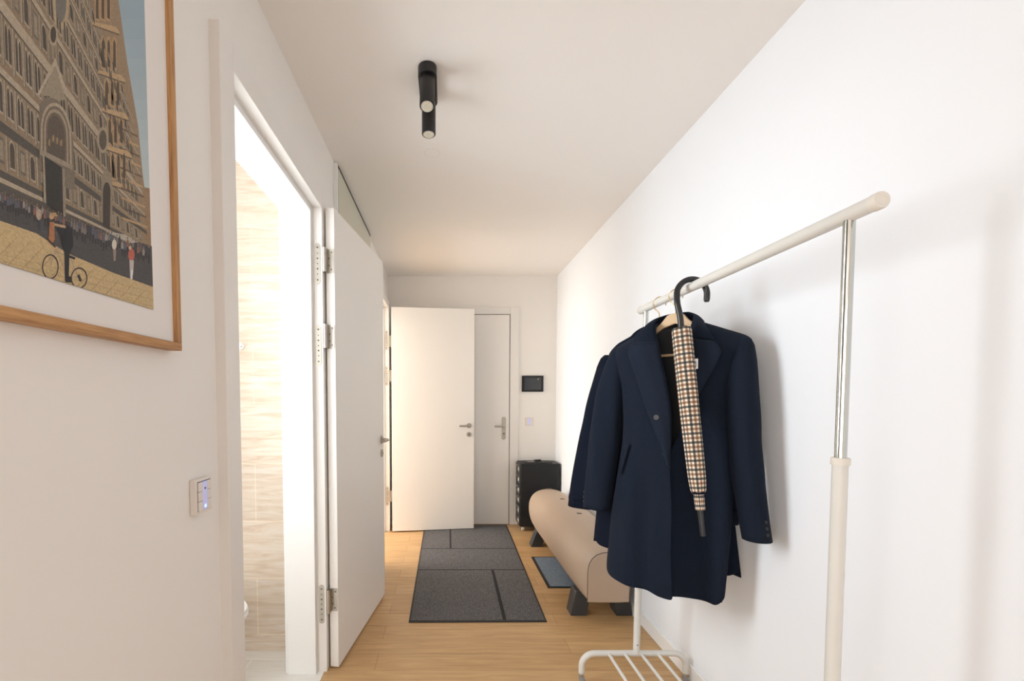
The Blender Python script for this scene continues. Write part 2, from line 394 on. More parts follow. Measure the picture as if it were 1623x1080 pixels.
# bathroom door: hinge corner (-.5265,2.115), swung back against the wall; visible face looks toward +x
ang = math.atan2(2.932-2.115, -.4136+.5265)
leaf_door('door_1', (-.5265, 2.115), ang, .826, .043, .008, 2.222, 'white bathroom door swung fully open with steel hinges, nearest on the left', .06, HZ1, 1)
ang3 = math.atan2(4.448-4.340, .2828+.5332)
leaf_door('door_3', (-.5332, 4.340), ang3, .823, .042, .012, 2.225, 'white side room door standing open across the end of the hall', .052, HZ3, 1)
# front door, closed, in the end wall
d2 = thing('door_2', 'closed white front door with long steel lock plate behind the open door', 'door', (0, 0, 0), kind='structure')
MB().box(-.30, .661, YB-.014, YB-.001, .004, 2.202).build('door_leaf', M['door'], d2, bevel=.001)
MB().box(-.306, -.3, YB-.006, YB-.001, 0, 2.209).box(.661, .668, YB-.006, YB-.001, 0, 2.209).box(-.3, .661, YB-.006, YB-.001, 2.202, 2.209).box(-.3, .661, YB-.006, YB-.001, 0, .004).build('door_gap', M['gap'], d2, smooth=False)
lp = [(.605+.021*math.cos(t), 1.122+.021*math.sin(t)) for t in [PI*k/12 for k in range(13)]]+[(.605-.021*math.cos(t), .922-.021*math.sin(t)) for t in [PI*k/12 for k in range(13)]]
pl = MB().prism(lp, 1, YB-.022, YB-.013).build('lock_plate', M['steel'], d2, bevel=.002)
disc(MB(), (.605, YB-.022, .965), (0, -1, 0), .0085, .003, 16).build('lock_cylinder', M['steel_dark'], pl)
lever(pl, (.605, YB-.022, 1.045), (0, -1, 0), (-1, 0, 0), .10, rose=False)
t2 = MB().box(.668, .757, YB-.016, YB, 0, 2.283).box(-.40, -.306, YB-.016, YB, 0, 2.283).box(-.306, .668, YB-.016, YB, 2.209, 2.283)
struct('trim_2', t2, M['frame'], 'flat white frame around the closed front door', 'door frame', bevel=.002)

# ------------------------------------------------------------------ mirror panel on the left wall
mp = thing('mirror_panel', 'pale greenish mirror panel up to the ceiling above the open bathroom door', 'mirror', (XL, 2.42, 0))
MB().box(.0005, .022, 0, .018, .08, 2.588).box(.0005, .022, 1.04, 1.05, .08, 2.588).box(.0005, .017, .018, 1.04, .08, 2.588).build('backing', M['base'], mp)
MB().box(.017, .0215, .026, 1.038, .085, 2.576).build('mirror_glass', M['mirror'], mp, smooth=False)
MB().box(.0165, .0205, .018, .026, .085, 2.588).box(.0165, .0222, .026, 1.04, 2.576, 2.588).build('shadow_joint', M['gap'], mp, smooth=False)

# ------------------------------------------------------------------ picture on the left wall
PX = XL
pic = thing('framed_picture', 'large oak framed photograph of an ornate stone church with white mount', 'picture', (PX, 0, 0))
fy0, fy1, fz0, fz1, fd = .27, .968, 1.4265, 2.44, .03
fw = .016
fr = MB()
fr.box(.001, fd, fy0, fy1, fz0, fz0+fw, 0).box(.001, fd, fy0, fy1, fz1-fw, fz1, 0)
fr.box(.001, fd, fy0, fy0+fw, fz0+fw, fz1-fw, 1).box(.001, fd, fy1-fw, fy1, fz0+fw, fz1-fw, 1)
fr.build('picture_frame', [M['oak_y'], M['oak_z']], pic, bevel=.0012)
MB().box(.004, .021, fy0+fw, fy1-fw, fz0+fw, fz1-fw).build('mount', M['mat'], pic, smooth=False)

def art(px, py):           # print drawing units -> metres on the print (y, z)
    p_ = math.radians(2.4); a = (px-707)/700; b = (634+700*math.tan(p_)-py)/700
    t = -.580/a
    return (t*(math.cos(p_)+b*math.sin(p_)), 1.32+t*(-math.sin(p_)+b*math.cos(p_)))
def lin(c): return tuple(((v/255+.055)/1.055)**2.4 if v > 10 else v/255/12.92 for v in c)
PB = MB(); pcol = []
Y0, Y1, Z0, Z1 = .35, .8875, 1.499, 2.36
def clip(poly):
    def cut(P, ax, lim, sg):
        out = []
        for i in range(len(P)):
            a, b = P[i], P[(i+1) % len(P)]; ia = (a[ax]-lim)*sg >= 0; ib = (b[ax]-lim)*sg >= 0
            if ia: out.append(a)
            if ia != ib:
                k = (lim-a[ax])/(b[ax]-a[ax]); out.append(tuple(a[j]+(b[j]-a[j])*k for j in (0, 1)))
        return out
    for ax, lim, sg in ((0, Y0, 1), (0, Y1, -1), (1, Z0, 1), (1, Z1, -1)):
        if len(poly) < 3: return []
        poly = cut(poly, ax, lim, sg)
    return poly
def paint(col, pts, layer, raw=False):
    P = [p for p in pts] if raw else [art(*p) for p in pts]
    P = clip(P)
    if len(P) < 3: return
    g_ = .3*col[0]+.59*col[1]+.11*col[2]; col = [v*.80+g_*.20 for v in col]
    PB.add([(.0212+layer*.00008+(len(pcol) % 36)*.000002, y, z) for y, z in P], [tuple(range(len(P)))]); pcol.append(lin(col))
def ell(cx, cy, rx, ry, n=16, a0=0, a1=2*PI): return [(cx+rx*math.cos(a0+(a1-a0)*k/n), cy+ry*math.sin(a0+(a1-a0)*k/n)) for k in range(n+(0 if abs(a1-a0) > 6.2 else 1))]
# backdrop
def raw(col, y0, y1, z0, z1, l): paint(col, [(y0, z0), (y1, z0), (y1, z1), (y0, z1)], l, True)
raw((133, 122, 106), Y0, Y1, Z0, Z1, 0)
for k in range(14):        # sky gradient
    a, b = -130+k*32, -130+(k+1)*32
    c = (126+k*4, 156+k*3, 178+k*1.5)
    paint(c, [(150, a), (250, a), (250, b), (150, b)], 1)
tower = [(130, -190), (172, -150), (191, 0), (205, 100), (222, 200), (229, 275), (236, 330), (240, 400), (130, 400)]
paint((150, 125, 95), tower, 2)
paint((140, 119, 93), [(-60, -260), (120, -260), (160, 20), (178, 250), (185, 400), (-60, 400)], 3)
paint((150, 118, 84), [(232, 297), (246, 300), (246, 400), (233, 380)], 3)
VX, VY = 335., 445.
def fac(x, y0): return (x+(y0-100)*.035, y0+(VY-y0)*x/VX)
xs_ = []
x = -70.
while x < 226:
    xs_.append(x); x += (VX-x)*.052
rows = [(-420, -372, 'win'), (-366, -356, 'cor'), (-350, -292, 'arch'), (-286, -276, 'cor'), (-270, -216, 'win'), (-208, -196, 'cor'), (-190, -120, 'arch'), (-112, -98, 'cor'), (-92, -24, 'win'), (-18, 6, 'cor'), (10, 92, 'arch'), (100, 112, 'cor'), (118, 184, 'arch'), (190, 204, 'dark'), (208, 266, 'win'), (270, 278, 'dark'), (282, 290, 'cor'), (294, 300, 'dark')]
for (ya, yb, kind) in rows:
    if kind in ('cor', 'dark'):
        c = (172, 156, 132) if kind == 'cor' else (82, 78, 72)
        paint(c, [fac(-90, ya), fac(232, ya), fac(232, yb), fac(-90, yb)], 4)
        paint((86, 79, 70), [fac(-90, yb), fac(232, yb), fac(232, yb+4), fac(-90, yb+4)], 4)
        continue
    for i, (xa, xb) in enumerate(zip(xs_, xs_[1:])):
        w = xb-xa; jit = random.uniform(-8, 8)
        paint((158+jit, 145+jit, 124+jit), [fac(xa+.06*w, ya), fac(xa+.2*w, ya), fac(xa+.2*w, yb), fac(xa+.06*w, yb)], 4)
        paint((90, 86, 80), [fac(xa+.22*w, ya), fac(xa+.27*w, ya), fac(xa+.27*w, yb), fac(xa+.22*w, yb)], 4)
        if i % 2 == 0 or kind == 'arch':
            hh = yb-ya
            for (f0, f1) in (((.34, .58), (.66, .92)) if kind == 'arch' else ((.42, .86),)):
                top = [fac(xa+w*(f0+(f1-f0)*(.5-.5*math.cos(t))), ya+hh*.30-hh*.2*math.sin(t)) for t in [PI*k/6 for k in range(7)]]
                o = [fac(xa+w*(f0-.04), ya+hh*.9)]+[fac(xa+w*(f0-.05+(f1-f0+.1)*(.5-.5*math.cos(t))), ya+hh*.27-hh*.24*math.sin(t)) for t in [PI*k/6 for k in range(7)]]+[fac(xa+w*(f1+.04), ya+hh*.9)]
                paint((170+jit, 153+jit, 126+jit), o, 5)
                paint((78+jit/2, 70+jit/2, 62+jit/2), [fac(xa+w*f0, ya+hh*.84)]+top+[fac(xa+w*f1, ya+hh*.84)], 6)
        else:
            paint((104, 97, 86), [fac(xa+.40*w, ya+8), fac(xa+.88*w, ya+8), fac(xa+.88*w, yb-8), fac(xa+.40*w, yb-8)], 5)
            paint((150+jit, 136+jit, 114+jit), [fac(xa+.46*w, ya+13), fac(xa+.82*w, ya+13), fac(xa+.82*w, yb-13), fac(xa+.46*w, yb-13)], 6)
# bell tower windows and ledges (sunlit, warmer)
for k, (ya, yb) in enumerate(((-120, -70), (-50, 28), (60, 105), (125, 165), (185, 225), (240, 280))):
    sx = 150+(ya+120)*.085
    for j in range(3):
        xx = sx+j*9-2; paint((176, 140, 98), [(xx-1, yb+4), (xx-1, ya+4), (xx+3, ya-4), (xx+7, ya+6), (xx+7, yb+7)], 5)
        paint((88, 72, 56), [(xx+1, yb), (xx+1, ya+8), (xx+3, ya+2), (xx+5, ya+9), (xx+5.5, yb+3)], 6)
    paint((186, 152, 108), [(sx-6, yb+6), (sx+30, yb+14), (sx+36, yb+22), (sx+36, yb+26), (sx-6, yb+11)], 6)
    paint((96, 80, 62), [(sx-6, yb+11), (sx+36, yb+26), (sx+36, yb+28), (sx-6, yb+13)], 6)
for k in range(10):
    yy = 200+k*16; xe_ = 221+k*1.7; paint((188, 150, 104) if k % 2 else (110, 90, 68), [(191+k*.6, yy), (xe_, yy+15), (xe_, yy+18), (191+k*.6, yy+3)], 6)
# round window, gable, portal
paint((172, 150, 116), ell(100, 6, 13, 42), 6); paint((112, 108, 100), ell(100, 4, 8.5, 32), 7); paint((168, 148, 118), ell(88, 56, 7, 17), 6); paint((70, 62, 54), ell(88, 55, 4.5, 13), 7)
paint((176, 160, 136), [(62, 150), (91, 92), (112, 152), (108, 154), (91, 104), (66, 152)], 8)
paint((150, 136, 114), [(67, 152), (91, 106), (108, 158), (95, 160), (80, 152)], 7)
paint((120, 108, 92), [(66, 270), (66, 165), (78, 153), (95, 160), (112, 186), (120, 228), (122, 300), (112, 300)], 7)
for k, c in enumerate(((168, 152, 126), (116, 103, 88), (158, 140, 116), (108, 94, 80), (92, 80, 68))):
    f = 1-k*.11; paint(c, [(92-24*f, 246)]+[(92+(-24*math.cos(t)*f), 205-48*f*math.sin(t)+6*(1-math.cos(t))) for t in [PI*q/12 for q in range(13)]]+[(92+25*f, 262)], 9+k)
for k in range(9): paint((150, 128, 92) if k % 2 else (104, 84, 66), ell(78+k*3.1, 222-abs(4-k)*-1.2+random.uniform(-4, 4), 1.6, 6, 8), 14)
paint((150, 136, 116), [(66, 236), (118, 262), (118, 270), (66, 245)], 15)
paint((48, 47, 44), [(73, 247), (101, 266), (103, 345), (76, 322)], 16)
paint((150, 138, 118), [(70, 246), (73, 247), (76, 322), (72, 320)], 17); paint((142, 130, 110), [(101, 266), (105, 268), (107, 342), (103, 345)], 17)
paint((140, 126, 104), ell(172, 300-8, 9, 22, 12, PI, 2*PI)+[(181, 360), (163, 352)], 8); paint((66, 58, 50), ell(172, 306, 6, 17, 12, PI, 2*PI)+[(177, 365), (166, 358)], 9)
paint((160, 144, 118), ell(166, 222, 9, 21), 8); paint((92, 80, 66), ell(166, 222, 6, 16), 9)
# ground: shade, sunlit paving
paint((74, 72, 74), [(-60, 278), (0, 300), (76, 336), (170, 366), (247, 392), (247, 520), (-60, 520)], 18)
paint((196, 168, 116), [(-60, 332), (0, 349), (60, 370), (110, 402), (180, 432), (247, 456), (247, 540), (-60, 540)], 19)
for k in range(12):
    a = 386+k*11; paint((182, 154, 104), [(-60, a), (247, a+78), (247, a+79.5), (-60, a+1.5)], 20)
    paint((176, 148, 100), [(10+k*20, 366+k*8.6), (12+k*20, 366+k*8.6), (-40+k*20, 420+k*9), (-43+k*20, 420+k*9)], 20)
paint((176, 168, 152), [(168, 366), (200, 372), (222, 384), (206, 386)], 19)
for k in range(60):
    xx = -10+k*4.2; yy = 307+xx*.37+random.uniform(-4, 5); s = random.uniform(.8, 1.15)
    c = random.choice(((120, 110, 104), (96, 88, 92), (150, 138, 128), (84, 92, 108), (140, 92, 76), (60, 60, 66)))
    paint(c, ell(xx, yy+6*s, 2.1*s, 7*s, 8), 19); paint((128, 104, 88), ell(xx, yy-2.5*s, 1.2*s, 2*s, 8), 20); paint((52, 50, 54), [(xx-1.6, yy+11), (xx+1.6, yy+11), (xx+1.2, yy+22*s), (xx-1.2, yy+22*s)], 19)
paint((176, 150, 130), ell(64, 340, 4.5, 9), 21); paint((58, 60, 78), [(62, 350), (67, 350), (67, 366), (64, 366)], 21)
paint((196, 92, 74), ell(210, 404, 5.2, 10), 21); paint((206, 168, 140), ell(208, 393, 2.4, 3), 21); paint((188, 178, 178), [(207, 412), (214, 413), (213, 432), (211, 442), (208, 442)], 21); paint((226, 224, 220), [(210, 428), (212, 428), (211.5, 443), (209.5, 443)], 21)
paint((206, 196, 180), ell(183, 388, 3.8, 8), 21); paint((150, 130, 118), [(181, 395), (186, 396), (185, 414), (182, 414)], 21)
# cyclist and bicycle
def ring(cx, cy, rx, ry, w, c, l):
    a = ell(cx, cy, rx, ry, 24); b = ell(cx, cy, rx-w*.8, ry-w, 24)
    for i in range(24): j = (i+1) % 24; paint(c, [a[i], a[j], b[j], b[i]], l)
ring(82, 423, 13.2, 20, 2.2, (48, 46, 48), 22); ring(127.5, 441, 13.2, 17, 2.2, (48, 46, 48), 22)
def stroke(a, b, w, c, l):
    d = Vector((b[0]-a[0], b[1]-a[1])); n = Vector((-d.y, d.x)).normalized()*w/2
    paint(c, [(a[0]+n.x, a[1]+n.y), (b[0]+n.x, b[1]+n.y), (b[0]-n.x, b[1]-n.y), (a[0]-n.x, a[1]-n.y)], l)
for a, b in (((82, 423), (90, 394)), ((90, 394), (108, 436)), ((108, 436), (113, 408)), ((113, 408), (93, 400)), ((108, 436), (127, 441)), ((113, 408), (127, 441))): stroke(a, b, 2, (176, 150, 120), 22)
stroke((110, 406), (121, 410), 4, (40, 36, 36), 23); stroke((126, 436), (130, 446), 4, (44, 42, 44), 23)
paint((34, 35, 42), [(92, 362), (108, 356), (117, 364), (118, 390), (112, 404), (111, 440), (105, 446), (104, 402), (100, 384)], 23)
paint((42, 40, 40), [(105, 440), (114, 438), (116, 448), (106, 448)], 23)
paint((176, 110, 66), [(81, 352), (88, 352), (89, 380), (84, 388), (79, 384)], 23)
paint((194, 150, 96), ell(84, 343, 4, 5), 24); paint((176, 142, 96), [(80, 338), (90, 337), (94, 343), (86, 343)], 24); stroke((88, 356), (106, 360), 4, (186, 150, 110), 24)
stroke((76, 378), (90, 392), 3, (70, 52, 46), 24)
pr = PB.build('photo_print', M['print'], pic, smooth=False)
ca = pr.data.color_attributes.new('Col', 'FLOAT_COLOR', 'CORNER')
for p_, c in zip(pr.data.polygons, pcol):
    for li in p_.loop_indices: ca.data[li].color = (c[0], c[1], c[2], 1)
for p_ in pr.data.polygons:
    if p_.normal.x < 0: p_.flip()

# ------------------------------------------------------------------ light switch on the left wall
sw = thing('light_switch', 'raised white switch panel with glowing blue strip beside the door frame', 'light switch', (XL, 1.0665, 1.0885), 0)
MB().box(.0005, .016, -.035, .035, -.042, .042).build('switch_frame', M['plate'], sw, bevel=.002)
MB().box(.0158, .0162, -.0285, .0285, -.0355, .0355).build('shadow_joint', M['gap'], sw, smooth=False)
for cy_ in (-.0195, .0195):
    for k in range(3):
        MB().box(.0158, .0195, cy_-.0082, cy_+.0082, -.0345+k*.0232, -.0345+k*.0232+.0222).build('push_button', M['button_w'], sw, bevel=.001)
ds = MB().box(.0158, .019, -.0103, .0103, -.0345, .0341).build('display', M['glow'], sw, bevel=.0008); ds['label'] = 'glowing pale blue display strip'
MB().box(.019, .0193, -.004, .004, -.030, -.022).build('indicator', M['glowdot'], ds, smooth=False)
MB().box(.019, .0193, -.003, .003, .015, .019).build('symbol', M['gap'], ds, smooth=False)

# ------------------------------------------------------------------ end wall fittings
ic = thing('intercom_panel', 'black wall intercom screen beside the front door', 'intercom', (.905, YB, 1.488), 0)
MB().box(-.113, .113, -.018, -.0005, -.084, .084).build('panel_frame', M['blackmatte'], ic, bevel=.003)
scn = MB().box(-.088, .088, -.0195, -.017, -.062, .064).build('screen', M['screen'], ic)
disc(MB(), (.056, -.0195, .047), (0, -1, 0), .0045, .0004, 10).build('status_light', emis('amber_led', (.75, .45, .2), .5), scn)
s2 = thing('wall_switch', 'small white push-button switch below the intercom', 'light switch', (.872, YB, 1.093), 0)
MB().box(-.042, .042, -.011, -.0005, -.042, .042).build('switch_frame', M['plate'], s2, bevel=.002)
for k in range(3):
    for sx in (-1, 1): MB().box(sx*.0215-.009, sx*.0215+.009, -.014, -.0105, -.034+k*.023, -.034+k*.023+.022).build('push_button', M['button_w'], s2, bevel=.001)
MB().box(-.011, .011, -.0138, -.0105, -.034, .034).build('display', M['glow'], s2)

# ------------------------------------------------------------------ ceiling spotlight
cl = thing('ceiling_spotlight', 'black twin-head spotlight bar on the ceiling', 'ceiling light', (-.072, 1.83, H), 0)
st = [(.036*math.cos(t), -.075+.036*math.sin(t)) for t in [PI+PI*k/14 for k in range(15)]]+[(.036*math.cos(t), .075+.036*math.sin(t)) for t in [PI*k/14 for k in range(15)]]
MB().prism(st, 2, -.036, -.0005).build('mounting_bar', M['black'], cl, bevel=.002)
def head(y, d, L, r=.0285):
    d = Vector(d).normalized(); a = Vector((0, y, -.036))
    s = a+Vector((0, 0, -.014))
    h = MB().tube([s-d*.01, s-d*.006, s+d*(L-.002), s+d*L], [r*.9, r, r, r*.97], 28).build('spot_head', M['black'], cl)
    MB().tube([a+Vector((0, 0, .004)), s], .010, 14).build('pivot', M['black'], h)
    e_ = s+d*L
    disc(MB(), e_-d*.001, d, r*.80, .0022, 26).build('lens', M['lens'], h)
    u = Vector((1, 0, 0)); w = d.cross(u)
    b = MB()
    for k in range(9):
        t = 2*PI*k/9; disc(b, e_+d*.0011+u*math.cos(t)*r*.5+w*math.sin(t)*r*.5, d, .003, .0006, 8)
    b.build('led', plain('led_dot', (.66, .56, .36), .4), h)
head(-.072, (0, -.30, -1), .123); head(.058, (0, -.04, -1), .128)
# ------------------------------------------------------------------ door mats
rg = thing('runner_mat', 'long dark grey runner mat with black line pattern before the front door', 'door mat', (0, 0, 0), 0)
q = [(-.222, 2.56), (.599, 2.566), (.637, 4.60), (-.226, 4.60)]
def bil(u, v):
    a = Vector(q[0]).lerp(Vector(q[1]), u); b = Vector(q[3]).lerp(Vector(q[2]), u); r_ = a.lerp(b, v); return (r_.x, r_.y)
def quad(mb, u0, u1, v0, v1, z0, z1, mi=0):
    P = [bil(u0, v0), bil(u1, v0), bil(u1, v1), bil(u0, v1)]
    return mb.prism(P, 2, z0, z1, mi)
quad(MB(), 0, 1, 0, 1, .0005, .0045).build('rubber_edge', M['rubber_edge'], rg, bevel=.001)
quad(MB(), .014, .986, .008, .995, .004, .0068).build('pile', M['pile'], rg, smooth=False)
vy = lambda y: (y-2.563)/(4.6-2.563)
for (a, b, c, d) in ((.014, .986, vy(3.355), vy(3.368)), (.014, .986, vy(3.843), vy(3.857)), (.683, .709, .008, vy(3.355)), (.302, .322, vy(3.857), .995)):
    quad(MB(), a, b, c, d, .0066, .0071).build('pattern_line', M['line'], rg, smooth=False)
sm = thing('small_mat', 'small blue-grey door mat half under the leather bench', 'door mat', (.913, 3.345, 0), 0)
MB().box(-.2, .2, -.305, .305, .0005, .005).build('rubber_edge', M['rubber_edge'], sm, bevel=.001)
MB().box(-.178, .178, -.285, .285, .0045, .0075).build('pile', M['pile2'], sm, smooth=False)

# ------------------------------------------------------------------ leather bench
bn = thing('leather_bench', 'taupe leather bolster bench with splayed black legs along the right wall', 'bench', (.949, 0, 0), 0)
full = [(0, .134), (.06, .134), (.123, .136), (.150, .168), (.178, .22), (.194, .28), (.199, .335), (.193, .39), (.172, .437), (.138, .472), (.095, .496), (.045, .509), (0, .512)]
endp = [(0, .134), (.06, .134), (.123, .136), (.123, .175), (.123, .215), (.123, .26), (.123, .30), (.121, .335), (.113, .368), (.096, .396), (.071, .417), (.036, .429), (0, .432)]
secs = [(2.535, 0), (2.542, .12), (2.556, .26), (2.58, .44), (2.62, .63), (2.68, .80), (2.76, .92), (2.86, .985), (2.98, 1), (3.2, 1), (3.45, 1), (3.7, 1), (3.88, .985), (3.98, .92), (4.06, .80), (4.12, .63), (4.16, .44), (4.184, .26), (4.198, .12), (4.205, 0)]
mb = MB(); n = len(full); rings = []
for (y, k) in secs:
    half = [(a[0]+(b[0]-a[0])*k, a[1]+(b[1]-a[1])*k) for a, b in zip(endp, full)]
    rings.append([(x, y, z) for x, z in half]+[(-x, y, z) for x, z in half[-2:0:-1]])
R = len(rings[0])
vs = [v for r_ in rings for v in r_]; fs = []
for i in range(len(rings)-1):
    for k in range(R): fs.append((i*R+k, i*R+(k+1) % R, (i+1)*R+(k+1) % R, (i+1)*R+k))
mb.add(vs, fs)
body = mb.build('seat_cushion', M['leather'], bn, subd=1, angle=80)
for yy, lab in ((2.5365, 1), (4.2035, -1)):
    pts = [(x, z) for x, z in endp]+[(-x, z) for x, z in endp[-2:0:-1]]
    MB().prism([(x*.985, .134+(z-.134)*.988+.001) for x, z in pts], 1, yy-.004*lab, yy+.012*lab).build('end_panel', M['leather'], bn, bevel=.003)
    sp_ = [(x, yy-.001*lab, z) for x, z in [(-p_[0], p_[1]) for p_ in endp[2:]]+[(p_[0], p_[1]) for p_ in endp[-2:1:-1]]]
    MB().tube(sp_, .0022, 8).build('seam', M['seam'], bn)
for yy in (2.66, 3.115, 3.575, 4.03):
    zt = .5115 if 2.9 < yy < 3.9 else .503
    b = MB(); disc(b, (0, yy, zt-.003), (0, 0, 1), .019, .0035, 20); b.build('tuft_button', M['seam'], bn, bevel=.001)
for (yc, lean) in ((2.645, .03), (3.905, .055)):
    for sx in (-1, 1):
        xo = .188; xi = .092
        y0_, y1_ = (yc, yc+.10)
        bx = [(sx*xo, 0), (sx*xi, 0), (sx*(xi-lean), .15), (sx*(xo-lean), .15)]
        m_ = MB().prism(bx, 1, y0_, y1_).build('leg', M['leg'], bn, bevel=.003)

# ------------------------------------------------------------------ black drawer unit with things on it
cu = thing('drawer_cabinet', 'black metal drawer cabinet on castors in the corner by the front door', 'cabinet', (.735, 4.378, 0), 0)
cw, cd, z0_, z1_ = .400, .245, .045, .682
MB().box(.012, cw, 0, cd, z0_, z1_).build('cabinet_body', M['blackmatte'], cu, bevel=.003)
dh = (z1_-z0_-.012)/6
for k in range(6):
    za = z0_+.006+k*dh
    d = MB().box(0, .013, .008, cd-.008, za+.002, za+dh-.003).build('drawer', M['drawer'], cu, bevel=.0015)
    MB().box(-.013, .001, cd*.5-.04, cd*.5+.04, za+dh-.024, za+dh-.019).box(-.013, -.010, cd*.5-.04, cd*.5+.04, za+dh-.03, za+dh-.019).build('drawer_handle', M['steel'], d, bevel=.001)
    MB().box(-.0015, .001, .04, .10, za+.03, za+.065).build('label_holder', M['paper'], d)
for (cx_, cy_) in ((.04, .035), (.36, .035), (.04, .21), (.36, .21)):
    w = MB().tube([(cx_-.012, cy_, .021), (cx_+.012, cy_, .021)], .0205, 18).build('castor', M['cap'], cu, bevel=.002)
    MB().box(cx_-.016, cx_+.016, cy_-.012, cy_+.012, .036, .0452).build('castor_plate', M['steel'], w)
ZT = z1_
tr = MB().box(-.14, .14, -.085, .085, 0, .006); tr = tr.build('leather_tray_mat', M['blackmatte'], None, bevel=.002); tr.location = (.93, 4.50, ZT+.0005); tag(tr, 'flat black leather mat lying on the drawer cabinet', 'mat')
ky = thing('key_bunch', 'bunch of keys with black fob on the drawer cabinet', 'keys', (.93, 4.475, ZT+.0075), .3)
MB().prism([(-.035, -.014), (.028, -.018), (.04, -.008), (.04, .010), (.026, .018), (-.035, .014)], 2, .004, .022).build('key_fob', M['black'], ky, bevel=.004)
MB().tube([(-.048+.016*math.cos(t), .016*math.sin(t), .003) for t in [2*PI*k/20 for k in range(21)]], .0016, 8, False).build('key_ring', M['key'], ky)
for a in (2.5, 3.3, 4.0):
    c_, s_ = math.cos(a), math.sin(a)
    k = MB(); o = Vector((-.055, 0, .0015+.002*(a-2.5)))
    P = lambda u, v: (o.x+u*c_-v*s_, o.y+u*s_+v*c_)
    k.prism([P(*p_) for p_ in [(0, -.009), (.006, -.012), (.018, -.011), (.022, -.004), (.055, -.0035), (.058, 0), (.05, .0045), (.046, .002), (.04, .0045), (.034, .003), (.022, .004), (.018, .011), (.006, .012), (0, .009)]], 2, o.z, o.z+.002)
    k.build('key', M['key'], ky)

# ------------------------------------------------------------------ clothes rack
rk = thing('clothes_rack', 'white metal clothes rack with chrome uprights by the right wall', 'clothes rack', (0, 0, 0), 0)
RX, RZ, YN, YF = .90, 1.733, 1.003, 2.012
MB().tube([(RX, .942, RZ), (RX, 2.052, RZ)], .0168, 28).build('rail', M['rack'], rk)
for y, s in ((.942, -1), (2.052, 1)):
    c_ = MB().tube([(RX, y-.004*s, RZ), (RX, y+.010*s, RZ), (RX, y+.0135*s, RZ)], [.0182, .0182, .0165], 28).build('end_cap', M['cap'], rk)
    MB().tube([(RX+.0095*math.cos(t), y+.0135*s, RZ+.0095*math.sin(t)) for t in [2*PI*k/24 for k in range(25)]], .0008, 6, False).build('cap_ring', M['plate'], c_)
for y, xb, xt in ((YN, RX, RX), (YF, .886, .902)):
    px = lambda z: xb+(xt-xb)*z/1.7
    MB().tube([(px(1.1), y, 1.1), (px(1.72), y, 1.722)], .0112, 24).build('inner_tube', M['chrome'], rk)['label'] = 'chrome inner upright tube'
    MB().tube([(px(.14), y, .14), (px(1.182), y, 1.182)], .0148, 24).build('outer_tube', M['rack'], rk)
    MB().tube([(px(1.172), y, 1.172), (px(1.186), y, 1.186), (px(1.188), y, 1.188)], [.0178, .0178, .016], 24).build('collar', M['cap'], rk)
    disc(MB(), (px(.18)-.003, y-.0144, .185), (0, -1, 0), .003, .001, 10).build('screw', M['steel_dark'], rk)
    xl, xr, rb, zb = .633, 1.119, .06, .138
    path = [(xl, y, .045), (xl, y, zb-rb)]+[(xl+rb-rb*math.cos(t), y, zb-rb+rb*math.sin(t)) for t in [PI/2*k/8 for k in range(1, 9)]]+[(xr-rb+rb*math.sin(t), y, zb-rb+rb*math.cos(t)) for t in [PI/2*k/8 for k in range(0, 9)]]+[(xr, y, .045)]
    MB().tube(path, .0138, 20).build('base_frame', M['rack'], rk)
    for x in (xl, xr):
        f = MB().tube([(x, y, .030), (x, y, .048)], .0075, 14).build('castor_stem', M['steel'], rk)
        MB().tube([(x-.009, y, .0155), (x+.009, y, .0155)], .015, 20).build('castor', M['rubber'], f, bevel=.002)
        MB().box(x-.014, x+.014, y-.008, y+.008, .027, .033).build('castor_fork', M['steel'], f)
for x in (.757, .832, .908, .985):
    MB().tube([(x, YN, zb), (x, YF, zb)], .0072, 16).build('shelf_rod', M['rack'], rk)

# ------------------------------------------------------------------ hangers, coats, umbrella
TH = math.radians(-47)
def hanger(name, label, cy, hook_dir):
    h = thing(name, label, 'hanger', (RX, cy, 0), TH)
    up = [(-.222, 1.528), (-.20, 1.541), (-.13, 1.578), (-.075, 1.606), (-.048, 1.630), (-.030, 1.652), (-.016, 1.658), (.016, 1.658), (.030, 1.652), (.048, 1.630), (.075, 1.606), (.13, 1.578), (.20, 1.541), (.222, 1.528)]
    lo = [(.222, 1.503), (.18, 1.525), (.10, 1.568), (.045, 1.604), (0, 1.618), (-.045, 1.604), (-.10, 1.568), (-.18, 1.525), (-.222, 1.503)]
    MB().prism(up+lo, 1, -.008, .008).build('hanger_body', M['beech'], h, bevel=.003)
    MB().tube([(-.225, 0, 1.515), (-.225, 0, 1.500), (-.21, 0, 1.496), (.21, 0, 1.496), (.225, 0, 1.500), (.225, 0, 1.515)], .0055, 12).build('trouser_bar', M['beech'], h)
    d = hook_dir
    hk = [(0, 0, 1.645), (0, 0, 1.675), (-d*.004, 0, 1.69), (-d*.018, 0, 1.705), (-d*.0255, 0, 1.722)]+[(-d*.0265*math.cos(t), 0, RZ-.006+.0265*math.sin(t)) for t in [PI*k/10 for k in range(1, 11)]]+[(d*.0245, 0, 1.714)]
    MB().tube(catmull(hk, 4), .0019, 10).build('hook', M['brass'], h)
    return h
hanger('wooden_hanger', 'wooden hanger holding the front navy coat, neck showing above its collar', 1.748, 1)
hanger('wooden_hanger', 'wooden hanger behind the front coat with its brass hook in view', 1.880, 1)

